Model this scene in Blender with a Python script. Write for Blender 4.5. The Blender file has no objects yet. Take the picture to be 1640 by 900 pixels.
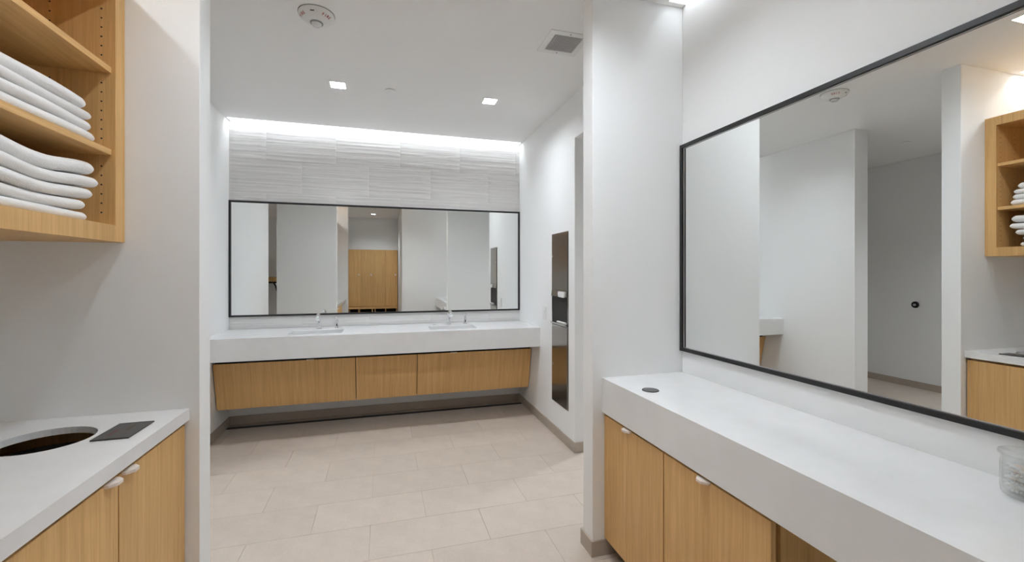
import bpy, bmesh, math, random
from mathutils import Vector, Matrix
random.seed(7)
SC = bpy.context.scene
COL = SC.collection
PI = math.pi

# ------------------------------------------------------------------ camera
F_PX, YAW, HY = 702.75, 0.2843, 436.9          # focal length in px of a 1640x900 frame, yaw to the right, horizon row
cam_d = bpy.data.cameras.new('camera')
cam_d.sensor_fit = 'HORIZONTAL'
cam_d.sensor_width = 36.0
cam_d.lens = 36.0 * F_PX / 1640.0
cam_d.shift_y = -(450.0 - HY) / 1640.0
cam_d.clip_start = 0.02
cam = bpy.data.objects.new('camera', cam_d)
COL.objects.link(cam)
cam.location = (0, 0, 1.40)
cam.rotation_euler = (PI / 2, 0, -YAW)
SC.camera = cam

# ------------------------------------------------------------------ world, exposure
world = bpy.data.worlds.new('world')
SC.world = world
world.use_nodes = True
world.node_tree.nodes['Background'].inputs[0].default_value = (0.9, 0.95, 1, 1)
world.node_tree.nodes['Background'].inputs[1].default_value = 0.0
SC.view_settings.view_transform = 'Standard'
SC.view_settings.look = 'None'
SC.view_settings.gamma = 1.0
SC.view_settings.use_curve_mapping = False
SC.view_settings.exposure = 1.52
SC.cycles.max_bounces = 9
SC.cycles.diffuse_bounces = 5
SC.cycles.glossy_bounces = 6
SC.cycles.transmission_bounces = 12
SC.cycles.use_denoising = True
SC.cycles.adaptive_threshold = 0.03
SC.cycles.sample_clamp_indirect = 6.0
# lamp strengths (radiance of the luminous surfaces)
E_COVE_FAR, E_COVE_RIGHT, E_COVE_LEFT = 5.4, 3.0, 8.5
E_DOWN, E_ADDED_NEAR, E_DOWN_NICHE, E_DOWN_LOCKER, E_FILL_PASSAGE, E_FILL_SIDE = 150.0, 215.0, 98.0, 345.0, 600.0, 400.0
LAMP = (0.93, 1.0, 1.08)

# ------------------------------------------------------------------ main dimensions (metres, camera above the origin)
ZC = 2.795            # ceiling
YF = 4.597            # far wall, face of the tiles
XV, XL = 1.4285, -1.364      # side walls of the basin room
XW, XS = 0.9904, -0.6836     # ends of the two cross walls
YN, YB = 1.969, 2.076        # cross walls, near and far face
XR = 1.510            # mirror wall on the right
XN = -1.393           # back of the towel niche
YJ = 3.145            # where the openings in the side walls end
YE = -0.10            # wall behind the camera
XC = 0.355            # wall of the corridor behind the camera
XP = -3.22            # far wall of the passage on the left
YLK = -2.62           # locker fronts
CT = 0.879            # worktop height
T = 0.107

# ------------------------------------------------------------------ helpers
def new_bm():
    return bmesh.new()

def add_box(bm, x0, x1, y0, y1, z0, z1, bevel=0.0, seg=1):
    vs = [bm.verts.new(p) for p in ((x0, y0, z0), (x1, y0, z0), (x1, y1, z0), (x0, y1, z0),
                                    (x0, y0, z1), (x1, y0, z1), (x1, y1, z1), (x0, y1, z1))]
    fs = [bm.faces.new([vs[i] for i in f]) for f in
          ((3, 2, 1, 0), (4, 5, 6, 7), (0, 1, 5, 4), (1, 2, 6, 5), (2, 3, 7, 6), (3, 0, 4, 7))]
    if bevel > 0:
        es = list({e for f in fs for e in f.edges})
        bmesh.ops.bevel(bm, geom=es, offset=bevel, segments=seg, affect='EDGES', profile=0.5)
    return vs

def bx(x0, x1, y0, y1, z0, z1, bevel=0.0, seg=1):
    bm = new_bm()
    add_box(bm, x0, x1, y0, y1, z0, z1, bevel, seg)
    return bm

def add_lathe(bm, prof, n=32, c=(0, 0, 0), cap0=True, cap1=True):
    rings = []
    for r, z in prof:
        if r < 1e-6:
            rings.append([bm.verts.new((c[0], c[1], c[2] + z))])
        else:
            rings.append([bm.verts.new((c[0] + r * math.cos(2 * PI * i / n), c[1] + r * math.sin(2 * PI * i / n), c[2] + z)) for i in range(n)])
    for a, b in zip(rings, rings[1:]):
        for i in range(n):
            j = (i + 1) % n
            if len(a) == 1 and len(b) > 1:
                bm.faces.new((a[0], b[j], b[i]))
            elif len(b) == 1 and len(a) > 1:
                bm.faces.new((a[i], a[j], b[0]))
            elif len(a) > 1:
                bm.faces.new((a[i], a[j], b[j], b[i]))
    if cap0 and len(rings[0]) > 1:
        bm.faces.new(list(reversed(rings[0])))
    if cap1 and len(rings[-1]) > 1:
        bm.faces.new(rings[-1])
    bmesh.ops.recalc_face_normals(bm, faces=bm.faces)
    return bm

def add_tube(bm, pts, r, n=14, cap=True):
    pts = [Vector(p) for p in pts]
    rs = r if isinstance(r, (list, tuple)) else [r] * len(pts)
    rings = []
    up = None
    for k, p in enumerate(pts):
        d = (pts[min(k + 1, len(pts) - 1)] - pts[max(k - 1, 0)]).normalized()
        if up is None:
            up = Vector((1, 0, 0)) if abs(d.x) < 0.9 else Vector((0, 1, 0))
        a = (up - d * up.dot(d)).normalized()
        up = a
        b = d.cross(a)
        rings.append([bm.verts.new(p + (a * math.cos(2 * PI * i / n) + b * math.sin(2 * PI * i / n)) * rs[k]) for i in range(n)])
    for a, b in zip(rings, rings[1:]):
        for i in range(n):
            j = (i + 1) % n
            bm.faces.new((a[i], a[j], b[j], b[i]))
    if cap:
        bm.faces.new(list(reversed(rings[0])))
        bm.faces.new(rings[-1])
    bmesh.ops.recalc_face_normals(bm, faces=bm.faces)
    return bm

def add_prism(bm, poly, axis, a0, a1):
    """poly: 2-D points; axis 0/1/2 is the extrusion axis, the poly fills the other two in order."""
    def P(q, a):
        l = [q[0], q[1]]
        l.insert(axis, a)
        return l
    lo = [bm.verts.new(P(q, a0)) for q in poly]
    hi = [bm.verts.new(P(q, a1)) for q in poly]
    bm.faces.new(lo)
    bm.faces.new(list(reversed(hi)))
    n = len(poly)
    for i in range(n):
        j = (i + 1) % n
        bm.faces.new((lo[i], hi[i], hi[j], lo[j]))
    bmesh.ops.recalc_face_normals(bm, faces=bm.faces)
    return bm

def grid_slab(xs, ys, z0, z1, solid):
    """one connected slab made of grid cells; solid(cx, cy) says which cells exist"""
    bm = new_bm()
    xs, ys = sorted(set(round(x, 5) for x in xs)), sorted(set(round(y, 5) for y in ys))
    cell = {(i, j): solid((xs[i] + xs[i + 1]) / 2, (ys[j] + ys[j + 1]) / 2) for i in range(len(xs) - 1) for j in range(len(ys) - 1)}
    V = {}
    def v(i, j, k):
        if (i, j, k) not in V:
            V[(i, j, k)] = bm.verts.new((xs[i], ys[j], (z0, z1)[k]))
        return V[(i, j, k)]
    for (i, j), s in cell.items():
        if not s:
            continue
        bm.faces.new((v(i, j, 1), v(i + 1, j, 1), v(i + 1, j + 1, 1), v(i, j + 1, 1)))
        bm.faces.new((v(i, j + 1, 0), v(i + 1, j + 1, 0), v(i + 1, j, 0), v(i, j, 0)))
        for di, dj, a, b in ((-1, 0, (i, j + 1), (i, j)), (1, 0, (i + 1, j), (i + 1, j + 1)), (0, -1, (i, j), (i + 1, j)), (0, 1, (i + 1, j + 1), (i, j + 1))):
            if not cell.get((i + di, j + dj), False):
                bm.faces.new((v(*a, 0), v(*b, 0), v(*b, 1), v(*a, 1)))
    return bm

def mesh_obj(name, bm, mat, smooth=False):
    me = bpy.data.meshes.new(name)
    bm.normal_update()
    bm.to_mesh(me)
    bm.free()
    me.materials.append(mat)
    if smooth:
        for p in me.polygons:
            p.use_smooth = True
        try:
            me.set_sharp_from_angle(angle=math.radians(40))
        except Exception:
            pass
    o = bpy.data.objects.new(name, me)
    COL.objects.link(o)
    return o

def obj(name, bm, mat, parent=None, smooth=False):
    """mesh given in world coordinates; as a child it keeps its world place"""
    o = mesh_obj(name, bm, mat, smooth)
    if parent is not None:
        o.parent = parent
        w = Vector((0, 0, 0))
        p = parent
        while p is not None:
            w += p.location
            p = p.parent
        o.location = -w
    return o

def tag(o, label, cat, group=None):
    o['label'] = label
    o['category'] = cat
    if group:
        o['group'] = group
    return o

def thing(name, label, cat, loc, group=None):
    o = bpy.data.objects.new(name, None)
    o.empty_display_size = 0.1
    COL.objects.link(o)
    o.location = loc
    return tag(o, label, cat, group)

def struct(name, bm, mat, label=None, smooth=False):
    o = obj(name, bm, mat, None, smooth)
    o['kind'] = 'structure'
    if label:
        o['label'] = label
    return o

# ------------------------------------------------------------------ materials
def mat(name, base=(0.8, 0.8, 0.8), rough=0.5, metal=0.0, **kw):
    m = bpy.data.materials.new(name)
    m.use_nodes = True
    b = m.node_tree.nodes['Principled BSDF']
    b.inputs['Base Color'].default_value = (*base, 1)
    b.inputs['Roughness'].default_value = rough
    b.inputs['Metallic'].default_value = metal
    for k, v in kw.items():
        b.inputs[k].default_value = v
    return m

def N(m, t, **kw):
    n = m.node_tree.nodes.new(t)
    for k, v in kw.items():
        setattr(n, k, v)
    return n

def L(m, a, b):
    m.node_tree.links.new(a, b)

def bsdf(m):
    return m.node_tree.nodes['Principled BSDF']

def noise(m, scale, detail=4.0, rough=0.55, vec_scale=(1, 1, 1), coord='Object'):
    tc = N(m, 'ShaderNodeTexCoord')
    mp = N(m, 'ShaderNodeMapping')
    mp.inputs['Scale'].default_value = vec_scale
    L(m, tc.outputs[coord], mp.inputs[0])
    n = N(m, 'ShaderNodeTexNoise')
    n.inputs['Scale'].default_value = scale
    n.inputs['Detail'].default_value = detail
    n.inputs['Roughness'].default_value = rough
    L(m, mp.outputs[0], n.inputs['Vector'])
    return n

def ramp(m, fac, stops):
    r = N(m, 'ShaderNodeValToRGB')
    els = r.color_ramp.elements
    while len(els) > 1:
        els.remove(els[-1])
    els[0].position, els[0].color = stops[0][0], (*stops[0][1], 1)
    for p, c in stops[1:]:
        e = els.new(p)
        e.color = (*c, 1)
    L(m, fac, r.inputs[0])
    return r

def bump(m, h, strength, dist):
    b = N(m, 'ShaderNodeBump')
    b.inputs['Strength'].default_value = strength
    b.inputs['Distance'].default_value = dist
    L(m, h, b.inputs['Height'])
    L(m, b.outputs[0], bsdf(m).inputs['Normal'])
    return b

def make_paint(name, col):
    m = mat(name, col, 0.6)
    n = noise(m, 260.0, 2.0)
    bump(m, n.outputs[0], 0.04, 0.002)
    return m

PAINT = make_paint('wall_paint', (0.895, 0.895, 0.885))
CEIL = make_paint('ceiling_paint', (0.91, 0.905, 0.895))

def make_oak(name, axis=2, still=None):
    m = mat(name, rough=0.5)
    sc = [34.0, 34.0, 34.0]
    sc[axis] = 0.9
    if still is not None:
        sc[still] = 0.4
    n1 = noise(m, 1.6, 6.0, 0.62, sc)
    sc2 = [150.0, 150.0, 150.0]
    sc2[axis] = 4.0
    if still is not None:
        sc2[still] = 1.0
    n2 = noise(m, 1.4, 4.0, 0.6, sc2)
    r1 = ramp(m, n1.outputs[0], [(0.25, (0.635, 0.365, 0.130)), (0.50, (0.745, 0.452, 0.176)), (0.75, (0.82, 0.530, 0.230))])
    r2 = ramp(m, n2.outputs[0], [(0.30, (0.74, 0.71, 0.68)), (0.62, (1, 1, 1))])
    mx = N(m, 'ShaderNodeMix', data_type='RGBA', blend_type='MULTIPLY')
    mx.inputs[0].default_value = 0.55
    L(m, r1.outputs[0], mx.inputs[6])
    L(m, r2.outputs[0], mx.inputs[7])
    # slight board to board difference
    oi = N(m, 'ShaderNodeObjectInfo')
    hs = N(m, 'ShaderNodeHueSaturation')
    mr = N(m, 'ShaderNodeMapRange')
    mr.inputs['To Min'].default_value = 0.94
    mr.inputs['To Max'].default_value = 1.06
    L(m, oi.outputs['Random'], mr.inputs['Value'])
    L(m, mr.outputs[0], hs.inputs['Value'])
    L(m, mx.outputs[2], hs.inputs['Color'])
    L(m, hs.outputs[0], bsdf(m).inputs['Base Color'])
    bump(m, n2.outputs[0], 0.12, 0.001)
    return m

OAK = make_oak('oak_upright_grain', 2)
OAK_Y = make_oak('oak_level_grain', 1)
OAK_P = make_oak('oak_sloped_panel_grain', 2, 1)

def make_quartz():
    m = mat('white_quartz', rough=0.16)
    n = noise(m, 9.0, 6.0)
    r = ramp(m, n.outputs[0], [(0.35, (0.815, 0.81, 0.80)), (0.65, (0.845, 0.84, 0.835))])
    L(m, r.outputs[0], bsdf(m).inputs['Base Color'])
    return m
QUARTZ = make_quartz()

def make_stone(name, c0, c1, rough, var=0.05):
    m = mat(name, rough=rough)
    n = noise(m, 7.0, 8.0, 0.6)
    n2 = noise(m, 70.0, 4.0, 0.6)
    r = ramp(m, n.outputs[0], [(0.32, c0), (0.68, c1)])
    r2 = ramp(m, n2.outputs[0], [(0.3, (0.94, 0.93, 0.92)), (0.6, (1, 1, 1))])
    mx = N(m, 'ShaderNodeMix', data_type='RGBA', blend_type='MULTIPLY')
    mx.inputs[0].default_value = 0.8
    L(m, r.outputs[0], mx.inputs[6])
    L(m, r2.outputs[0], mx.inputs[7])
    oi = N(m, 'ShaderNodeObjectInfo')
    mr = N(m, 'ShaderNodeMapRange')
    mr.inputs['To Min'].default_value = 1 - var
    mr.inputs['To Max'].default_value = 1 + var
    L(m, oi.outputs['Random'], mr.inputs['Value'])
    hs = N(m, 'ShaderNodeHueSaturation')
    L(m, mr.outputs[0], hs.inputs['Value'])
    L(m, mx.outputs[2], hs.inputs['Color'])
    L(m, hs.outputs[0], bsdf(m).inputs['Base Color'])
    bump(m, n2.outputs[0], 0.03, 0.002)
    return m

FLOOR = make_stone('limestone_floor_tile', (0.60, 0.510, 0.430), (0.66, 0.565, 0.480), 0.42, 0.035)
GROUT = mat('floor_grout', (0.50, 0.42, 0.35), 0.8)
BASE = make_stone('stone_baseboard', (0.43, 0.365, 0.30), (0.49, 0.42, 0.35), 0.5, 0.02)

def make_walltile():
    m = mat('ribbed_wall_tile', rough=0.55)
    n = noise(m, 1.0, 4.0, 0.6, (2.5, 2.5, 120.0))
    r = ramp(m, n.outputs[0], [(0.3, (0.70, 0.68, 0.66)), (0.7, (0.80, 0.785, 0.77))])
    L(m, r.outputs[0], bsdf(m).inputs['Base Color'])
    bump(m, n.outputs[0], 0.5, 0.004)
    return m
WTILE = make_walltile()

MIRROR = mat('mirror_glass', (0.90, 0.915, 0.905), 0.0, 1.0)
BLACK = mat('black_metal', (0.008, 0.008, 0.009), 0.45)
ALU = mat('bright_metal_edge', (0.75, 0.75, 0.76), 0.3, 1.0)
STEEL = mat('brushed_steel', (0.40, 0.385, 0.365), 0.17, 1.0)
CHROME = mat('chrome', (0.82, 0.82, 0.83), 0.06, 1.0)
WHITE = mat('white_plastic', (0.82, 0.82, 0.80), 0.35)
DARK = mat('dark_gap', (0.02, 0.018, 0.016), 0.7)
CERAMIC = mat('white_ceramic', (0.78, 0.78, 0.77), 0.12)
PULL = mat('pale_lacquer_pull', (0.86, 0.75, 0.66), 0.35)
GREY = mat('grey_rubber', (0.06, 0.06, 0.063), 0.5)
MIDGREY = mat('mid_grey_plastic', (0.30, 0.30, 0.30), 0.5)
RED = mat('red_print', (0.42, 0.02, 0.03), 0.5)
PAPER = mat('white_paper', (0.85, 0.85, 0.84), 0.7)

def make_towel():
    m = mat('white_terry', (0.90, 0.89, 0.87), 0.95)
    try:
        bsdf(m).inputs['Sheen Weight'].default_value = 0.3
    except Exception:
        pass
    n = noise(m, 420.0, 3.0)
    n2 = noise(m, 16.0, 3.0)
    ad = N(m, 'ShaderNodeMath', operation='MULTIPLY_ADD')
    ad.inputs[1].default_value = 2.5
    L(m, n2.outputs[0], ad.inputs[0])
    L(m, n.outputs[0], ad.inputs[2])
    bump(m, ad.outputs[0], 0.5, 0.004)
    return m
TOWEL = make_towel()

GLASS = bpy.data.materials.new('clear_glass')
GLASS.use_nodes = True
_nt = GLASS.node_tree
_nt.nodes.remove(_nt.nodes['Principled BSDF'])
_tr = _nt.nodes.new('ShaderNodeBsdfTransparent')
_tr.inputs[0].default_value = (0.965, 0.972, 0.968, 1)
_gl = _nt.nodes.new('ShaderNodeBsdfGlossy')
_gl.inputs['Roughness'].default_value = 0.03
_lw = _nt.nodes.new('ShaderNodeLayerWeight')
_lw.inputs['Blend'].default_value = 0.5
_pw = _nt.nodes.new('ShaderNodeMath')
_pw.operation = 'POWER'
_pw.inputs[1].default_value = 4.0
_nt.links.new(_lw.outputs['Facing'], _pw.inputs[0])
_fr = _nt.nodes.new('ShaderNodeMath')
_fr.operation = 'MULTIPLY_ADD'
_fr.inputs[1].default_value = 0.55
_fr.inputs[2].default_value = 0.09
_nt.links.new(_pw.outputs[0], _fr.inputs[0])
_mx = _nt.nodes.new('ShaderNodeMixShader')
_nt.links.new(_fr.outputs[0], _mx.inputs[0])
_nt.links.new(_tr.outputs[0], _mx.inputs[1])
_nt.links.new(_gl.outputs[0], _mx.inputs[2])
_nt.links.new(_mx.outputs[0], _nt.nodes['Material Output'].inputs[0])
COTTON = mat('cotton', (0.85, 0.84, 0.82), 0.9)
STICK = mat('swab_stick', (0.86, 0.76, 0.68), 0.6)

def emit(name, col, s):
    m = bpy.data.materials.new(name)
    m.use_nodes = True
    nt = m.node_tree
    nt.nodes.remove(nt.nodes['Principled BSDF'])
    e = nt.nodes.new('ShaderNodeEmission')
    e.inputs[0].default_value = (*col, 1)
    e.inputs[1].default_value = s
    nt.links.new(e.outputs[0], nt.nodes['Material Output'].inputs[0])
    return m
LED_FAR, LED_RIGHT, LED_LEFT = emit('led_far', LAMP, E_COVE_FAR), emit('led_right', LAMP, E_COVE_RIGHT), emit('led_left', LAMP, E_COVE_LEFT)
DOWN, DOWN_L = emit('downlight_lens', LAMP, E_DOWN), emit('downlight_lens_locker', LAMP, E_DOWN_LOCKER)
ADDED_R = emit('added_lens_counter', LAMP, E_ADDED_NEAR)  # unseen lamp added over the counter, placed for its light
FILL_S = emit('added_fill_lens_side', LAMP, E_FILL_SIDE)  # added fill lamp out of view in the side room
DOWN_N = emit('downlight_lens_niche', LAMP, E_DOWN_NICHE)
FILL_P = emit('added_fill_lens_passage', LAMP, E_FILL_PASSAGE)  # added fill lamp out of view in the passage

# ------------------------------------------------------------------ the setting: floor and its tiles
struct('floor', bx(XP - 0.15, 3.0, -3.2, 4.75, -0.10, -0.004), GROUT)
floor = bpy.data.objects['floor']
TW, TD, JO = 0.61, 0.3115, 0.0014
tile_full = None
row0 = 2.2445
r_lo = int(math.floor((-3.2 - row0) / TD))
for r in range(r_lo, 8):
    y0, y1 = row0 + r * TD, row0 + (r + 1) * TD
    if y0 > 4.6:
        continue
    y1 = min(y1, 4.62)
    off = -0.07 if r % 2 == 0 else -0.377
    k0 = int(math.floor((XP - off) / TW))
    for k in range(k0, 6):
        x0, x1 = off + k * TW, off + (k + 1) * TW
        if x0 > 2.9:
            continue
        full = (y1 - y0) > TD - 1e-4
        if full and tile_full is not None:
            o = tile_full.copy()
            COL.objects.link(o)
            o.parent = floor
            o.location = (x0, y0, 0)
        else:
            bm = bx(JO / 2, TW - JO / 2, JO / 2, (y1 - y0) - JO / 2, -0.006, 0.0, 0.0005)
            o = obj('tile', bm, FLOOR, floor)
            o.location = (x0, y0, 0)
            if full:
                tile_full = o

# ------------------------------------------------------------------ the setting: ceiling with light slots
SLOT_FAR = (XL + 0.015, XV - 0.015, 4.49, 4.62)
SLOT_R = (1.405, XR + 0.03, YE + 0.03, YN - 0.03)
SLOT_L = (XN - 0.03, -1.235, YE + 0.03, YN - 0.03)
DL = [(-0.327, 3.497), (0.828, 3.480), (-0.367, 1.502), (0.60, 1.49), (-0.237, -1.767), (-2.35, 2.0), (2.25, 3.5)]  # counter, passage and side-room positions are added unseen lamps
H = 0.0535
slots = [SLOT_FAR, SLOT_R, SLOT_L] + [(x - H, x + H, y - H, y + H) for x, y in DL]
xs, ys = [XP - 0.15, 3.0], [-3.2, 4.75]
for a, b, c, d in slots:
    xs += [a, b]
    ys += [c, d]
def ceil_solid(cx, cy):
    return not any(a < cx < b and c < cy < d for a, b, c, d in slots)
struct('ceiling', grid_slab(xs, ys, ZC, ZC + 0.10, ceil_solid), CEIL)

# ------------------------------------------------------------------ the setting: walls
ZT = ZC + 0.10
def wall(name, x0, x1, y0, y1, z0=0.0, z1=ZC, bevel=0.002):
    return struct(name, bx(x0, x1, y0, y1, z0, z1, bevel), PAINT)

wall_far = wall('wall_far', XL - 0.17, 2.9, YF + 0.008, 4.75, 0, ZT)
wall('wall_left', XL - 0.17, XL, YJ, YF + 0.008)
# right wall of the basin room with its opening to the side room (L-shaped: pier and lintel)
bm = add_prism(new_bm(), [(YJ, 0), (YF + 0.008, 0), (YF + 0.008, ZC), (YB, ZC), (YB, 2.452), (YJ, 2.452)], 0, XV, XV + T)
struct('wall_right', bm, PAINT)
wall('wall_cross_right', XW, 2.9, YN, YB)
wall('wall_cross_left', XN - T, XS, YN, YB)
wall('wall_mirror_side', XR, XR + T, YE - T, YN, 0, ZT)
wall('wall_niche_back', XN - T, XN, YE, YN, 0, ZT)
wall('wall_near_left', XN - T, XS, YE - T, YE)
wall('wall_near_right', XC, XR, YE - T, YE)
wall('wall_corridor', XC, XC + T, -3.2, YE - T)
wall('wall_passage', XP - T, XP, -3.2, 4.75)
wall('wall_locker', XP, XC, -3.25, YLK - 0.55)
wall('wall_passage_end', XP, XL - 0.17, 4.61, 4.75)
wall('wall_side_room', 2.9, 3.0, YN, 4.75)

# baseboards
BH = 0.078
def base(name, x0, x1, y0, y1):
    return struct(name, bx(x0, x1, y0, y1, 0.0005, BH, 0.0015), BASE)
B = 0.011
base('baseboard_right', XV - B, XV, YJ - B, YF + 0.006)
base('baseboard_right_jamb', XV, XV + T, YJ - B, YJ)
base('baseboard_left', XL, XL + B, YJ - B, YF + 0.006)
base('baseboard_left_jamb', XL - 0.17, XL, YJ - B, YJ)
base('baseboard_far', XL + B, XV - B, YF + 0.008 - B, YF + 0.008)
base('baseboard_cross_right_end', XW - B, XW, YN - B, YB + B)
base('baseboard_cross_right_near', XW, 1.125, YN - B, YN)
base('baseboard_cross_right_back', XW, 2.9, YB, YB + B)
base('baseboard_cross_left_end', XS, XS + B, YN - B, YB + B)
base('baseboard_cross_left_back', XN - T, XS, YB, YB + B)
base('baseboard_cross_left_near', -0.80, XS, YN - B, YN)
base('baseboard_passage', XP, XP + B, -3.1, 4.6)
base('baseboard_passage_end', XP + B, XL - 0.17, 4.61 - B, 4.61)
base('baseboard_niche_outer', XN - T - B, XN - T, YE - T, YB)
base('baseboard_corridor', XC - B, XC, YLK + 0.05, YE - T)

# tiles with raised ribs on the far wall: parts of that wall
def rib_tile(x0, x1, z0, z1, seed):
    rnd = random.Random(seed)
    bm = new_bm()
    n = max(8, int((z1 - z0) / 0.0085))
    us = [0, 0.005, 0.18, 0.34, 0.5, 0.66, 0.82, 0.995, 1.0]
    nx = len(us) - 1
    hs = []
    h = 0.0
    for k in range(n + 1):
        row = []
        a, b = rnd.uniform(0.0, 1.0), rnd.uniform(0, 6.28)
        amp = rnd.choice([0.15, 0.3, 0.6, 1.0])
        for i in range(nx + 1):
            row.append(0.0030 * amp * (0.55 + 0.45 * math.sin(b + a * i * 1.6)) * (0.5 if i in (0, nx) else 1.0))
        hs.append(row)
    hs[0] = hs[-1] = [0.0] * (nx + 1)
    V = [[bm.verts.new((x0 + (x1 - x0) * us[i], YF - hs[k][i], z0 + (z1 - z0) * k / n)) for i in range(nx + 1)] for k in range(n + 1)]
    for k in range(n):
        for i in range(nx):
            bm.faces.new((V[k][i], V[k][i + 1], V[k + 1][i + 1], V[k + 1][i]))
    # closed edge and back
    rim = [V[0][i] for i in range(nx + 1)] + [V[k][nx] for k in range(1, n + 1)] + [V[n][i] for i in range(nx - 1, -1, -1)] + [V[k][0] for k in range(n - 1, 0, -1)]
    back = [bm.verts.new((v.co.x, YF + 0.008, v.co.z)) for v in rim]
    m = len(rim)
    for i in range(m):
        j = (i + 1) % m
        bm.faces.new((rim[j], rim[i], back[i], back[j]))
    bmesh.ops.recalc_face_normals(bm, faces=bm.faces)
    return bm
TZ = [CT, 1.235, 1.540, 1.845, 2.150, 2.455, 2.760, ZT]
sd = 0
for r in range(len(TZ) - 1):
    if 1 <= r <= 2:
        continue                      # wholly behind the mirror
    offx = XL + (0.0 if r % 2 == 0 else -0.305)
    x = offx
    while x < XV - 0.01:
        x0, x1 = max(x, XL) + 0.0002, min(x + 0.61, XV) - 0.0002
        sd += 1
        obj('tile', rib_tile(x0, x1, TZ[r] + 0.0002, TZ[r + 1] - 0.0002, sd), WTILE, wall_far, True)
        x += 0.61

# ------------------------------------------------------------------ lamps
def cove(label, sl, strip, m, loc):
    t = thing('cove_light', label, 'cove light', loc)
    a, b, c, d = sl
    obj('housing', bx(a - 0.02, b + 0.0, c - 0.0, d + 0.0, ZC + 0.1005, ZC + 0.125), WHITE, t)
    s = strip
    obj('led_strip', bx(s[0], s[1], s[2], s[3], ZC + 0.088, ZC + 0.0995), m, t)
    return t
cove('recessed cove light washing the ribbed tile wall above the double-basin mirror', SLOT_FAR, (XL + 0.02, XV - 0.02, 4.525, 4.56), LED_FAR, (0, 4.54, ZC))
cove('recessed cove light above the large mirror over the make-up counter', SLOT_R, (1.438, 1.473, YE + 0.04, YN - 0.04), LED_RIGHT, (1.45, 0.9, ZC))
cove('recessed cove light above the towel cabinet niche', SLOT_L, (-1.362, -1.327, YE + 0.04, YN - 0.04), LED_LEFT, (-1.34, 0.9, ZC))

def downlight(x, y, label, m=DOWN, rnd_=False):
    t = thing('downlight', label, 'ceiling light', (x, y, ZC), 'square recessed downlights')
    bm = new_bm()
    h, w = H, 0.0035
    add_box(bm, x - h, x + h, y - h, y + h, ZC + 0.030, ZC + 0.034)
    obj('lens', bm, m, t)
    g = grid_slab([x - h, x - h + w, x + h - w, x + h], [y - h, y - h + w, y + h - w, y + h], ZC - 0.001, ZC + 0.030,
                  lambda cx, cy: not (abs(cx - x) < h - w and abs(cy - y) < h - w))
    obj('trim_ring', g, WHITE, t)
    obj('housing', bx(x - h, x + h, y - h, y + h, ZC + 0.035, ZC + 0.10), WHITE, t)
    return t
downlight(*DL[0], 'square recessed downlight nearest the smoke detector, left of the round sprinkler cover')
downlight(*DL[1], 'square recessed downlight right of the round sprinkler cover, nearer the ceiling vent')
downlight(*DL[2], 'square recessed downlight in front of the towel cabinet, seen in the right mirror', DOWN_N)
downlight(*DL[3], 'added unseen square downlight above the make-up counter', ADDED_R)
# round downlight by the lockers, plus unseen added fill in passage and side room
def round_downlight(x, y, label, m):
    t = thing('downlight', label, 'ceiling light', (x, y, ZC), 'round downlights')
    bm = new_bm()
    add_lathe(bm, [(0.050, 0.060), (0.050, -0.003), (0.080, -0.003), (0.082, -0.0005), (0.056, -0.0005), (0.0535, 0.060)], 32, (x, y, ZC), False, False)
    obj('trim_ring', bm, WHITE, t, True)
    obj('lens', add_lathe(new_bm(), [(0.049, 0.052), (0.049, 0.056)], 28, (x, y, ZC)), m, t)
    obj('housing', bx(x - 0.057, x + 0.057, y - 0.057, y + 0.057, ZC + 0.062, ZC + 0.10), WHITE, t)
round_downlight(*DL[4], 'small round downlight on the ceiling in front of the lockers', DOWN_L)
round_downlight(*DL[5], 'added unseen fill downlight on the ceiling of the side passage', FILL_P)
round_downlight(*DL[6], 'added unseen fill downlight in the room behind the opening beside the steel dispenser', FILL_S)

# ------------------------------------------------------------------ wall mirrors
def frame_ring(axis, plane0, plane1, u0, u1, z0, z1, w):
    """picture frame: axis = 0 (frame in the YZ plane) or 1 (XZ plane)"""
    bm = grid_slab([u0, u0 + w, u1 - w, u1], [z0, z0 + w, z1 - w, z1], plane0, plane1,
                   lambda cu, cz: not (u0 + w < cu < u1 - w and z0 + w < cz < z1 - w))
    for v in bm.verts:
        u, z, p = v.co
        v.co = (p, u, z) if axis == 0 else (u, p, z)
    bmesh.ops.recalc_face_normals(bm, faces=bm.faces)
    return bm
MZ0, MZ1 = 0.9925, 2.066
t = thing('wall_mirror', 'wide black-framed mirror above the double-basin vanity on the ribbed tile wall', 'mirror', (0.03, YF, MZ0))
obj('glass', bx(XL + 0.006, XV - 0.006, 4.5895, YF - 0.0036, MZ0 + 0.004, MZ1 - 0.004), MIRROR, t)
obj('frame', frame_ring(1, 4.578, YF - 0.0036, XL + 0.001, XV - 0.001, MZ0, MZ1, 0.016), BLACK, t)
t = thing('wall_mirror', 'large black-framed mirror above the make-up counter on the right wall', 'mirror', (XR, 0.9, MZ0))
obj('glass', bx(1.5055, XR - 0.0005, YE + 0.006, YN - 0.006, MZ0 + 0.004, 2.068 - 0.004), MIRROR, t)
obj('frame', frame_ring(0, 1.493, XR - 0.0005, YE + 0.002, YN - 0.002, MZ0, 2.068, 0.017), BLACK, t)
obj('inner_edge', frame_ring(0, 1.5030, 1.5054, YE + 0.0192, YN - 0.0192, MZ0 + 0.0172, 2.068 - 0.0172, 0.0022), ALU, t)['label'] = 'thin bright metal inner edge'

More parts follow.
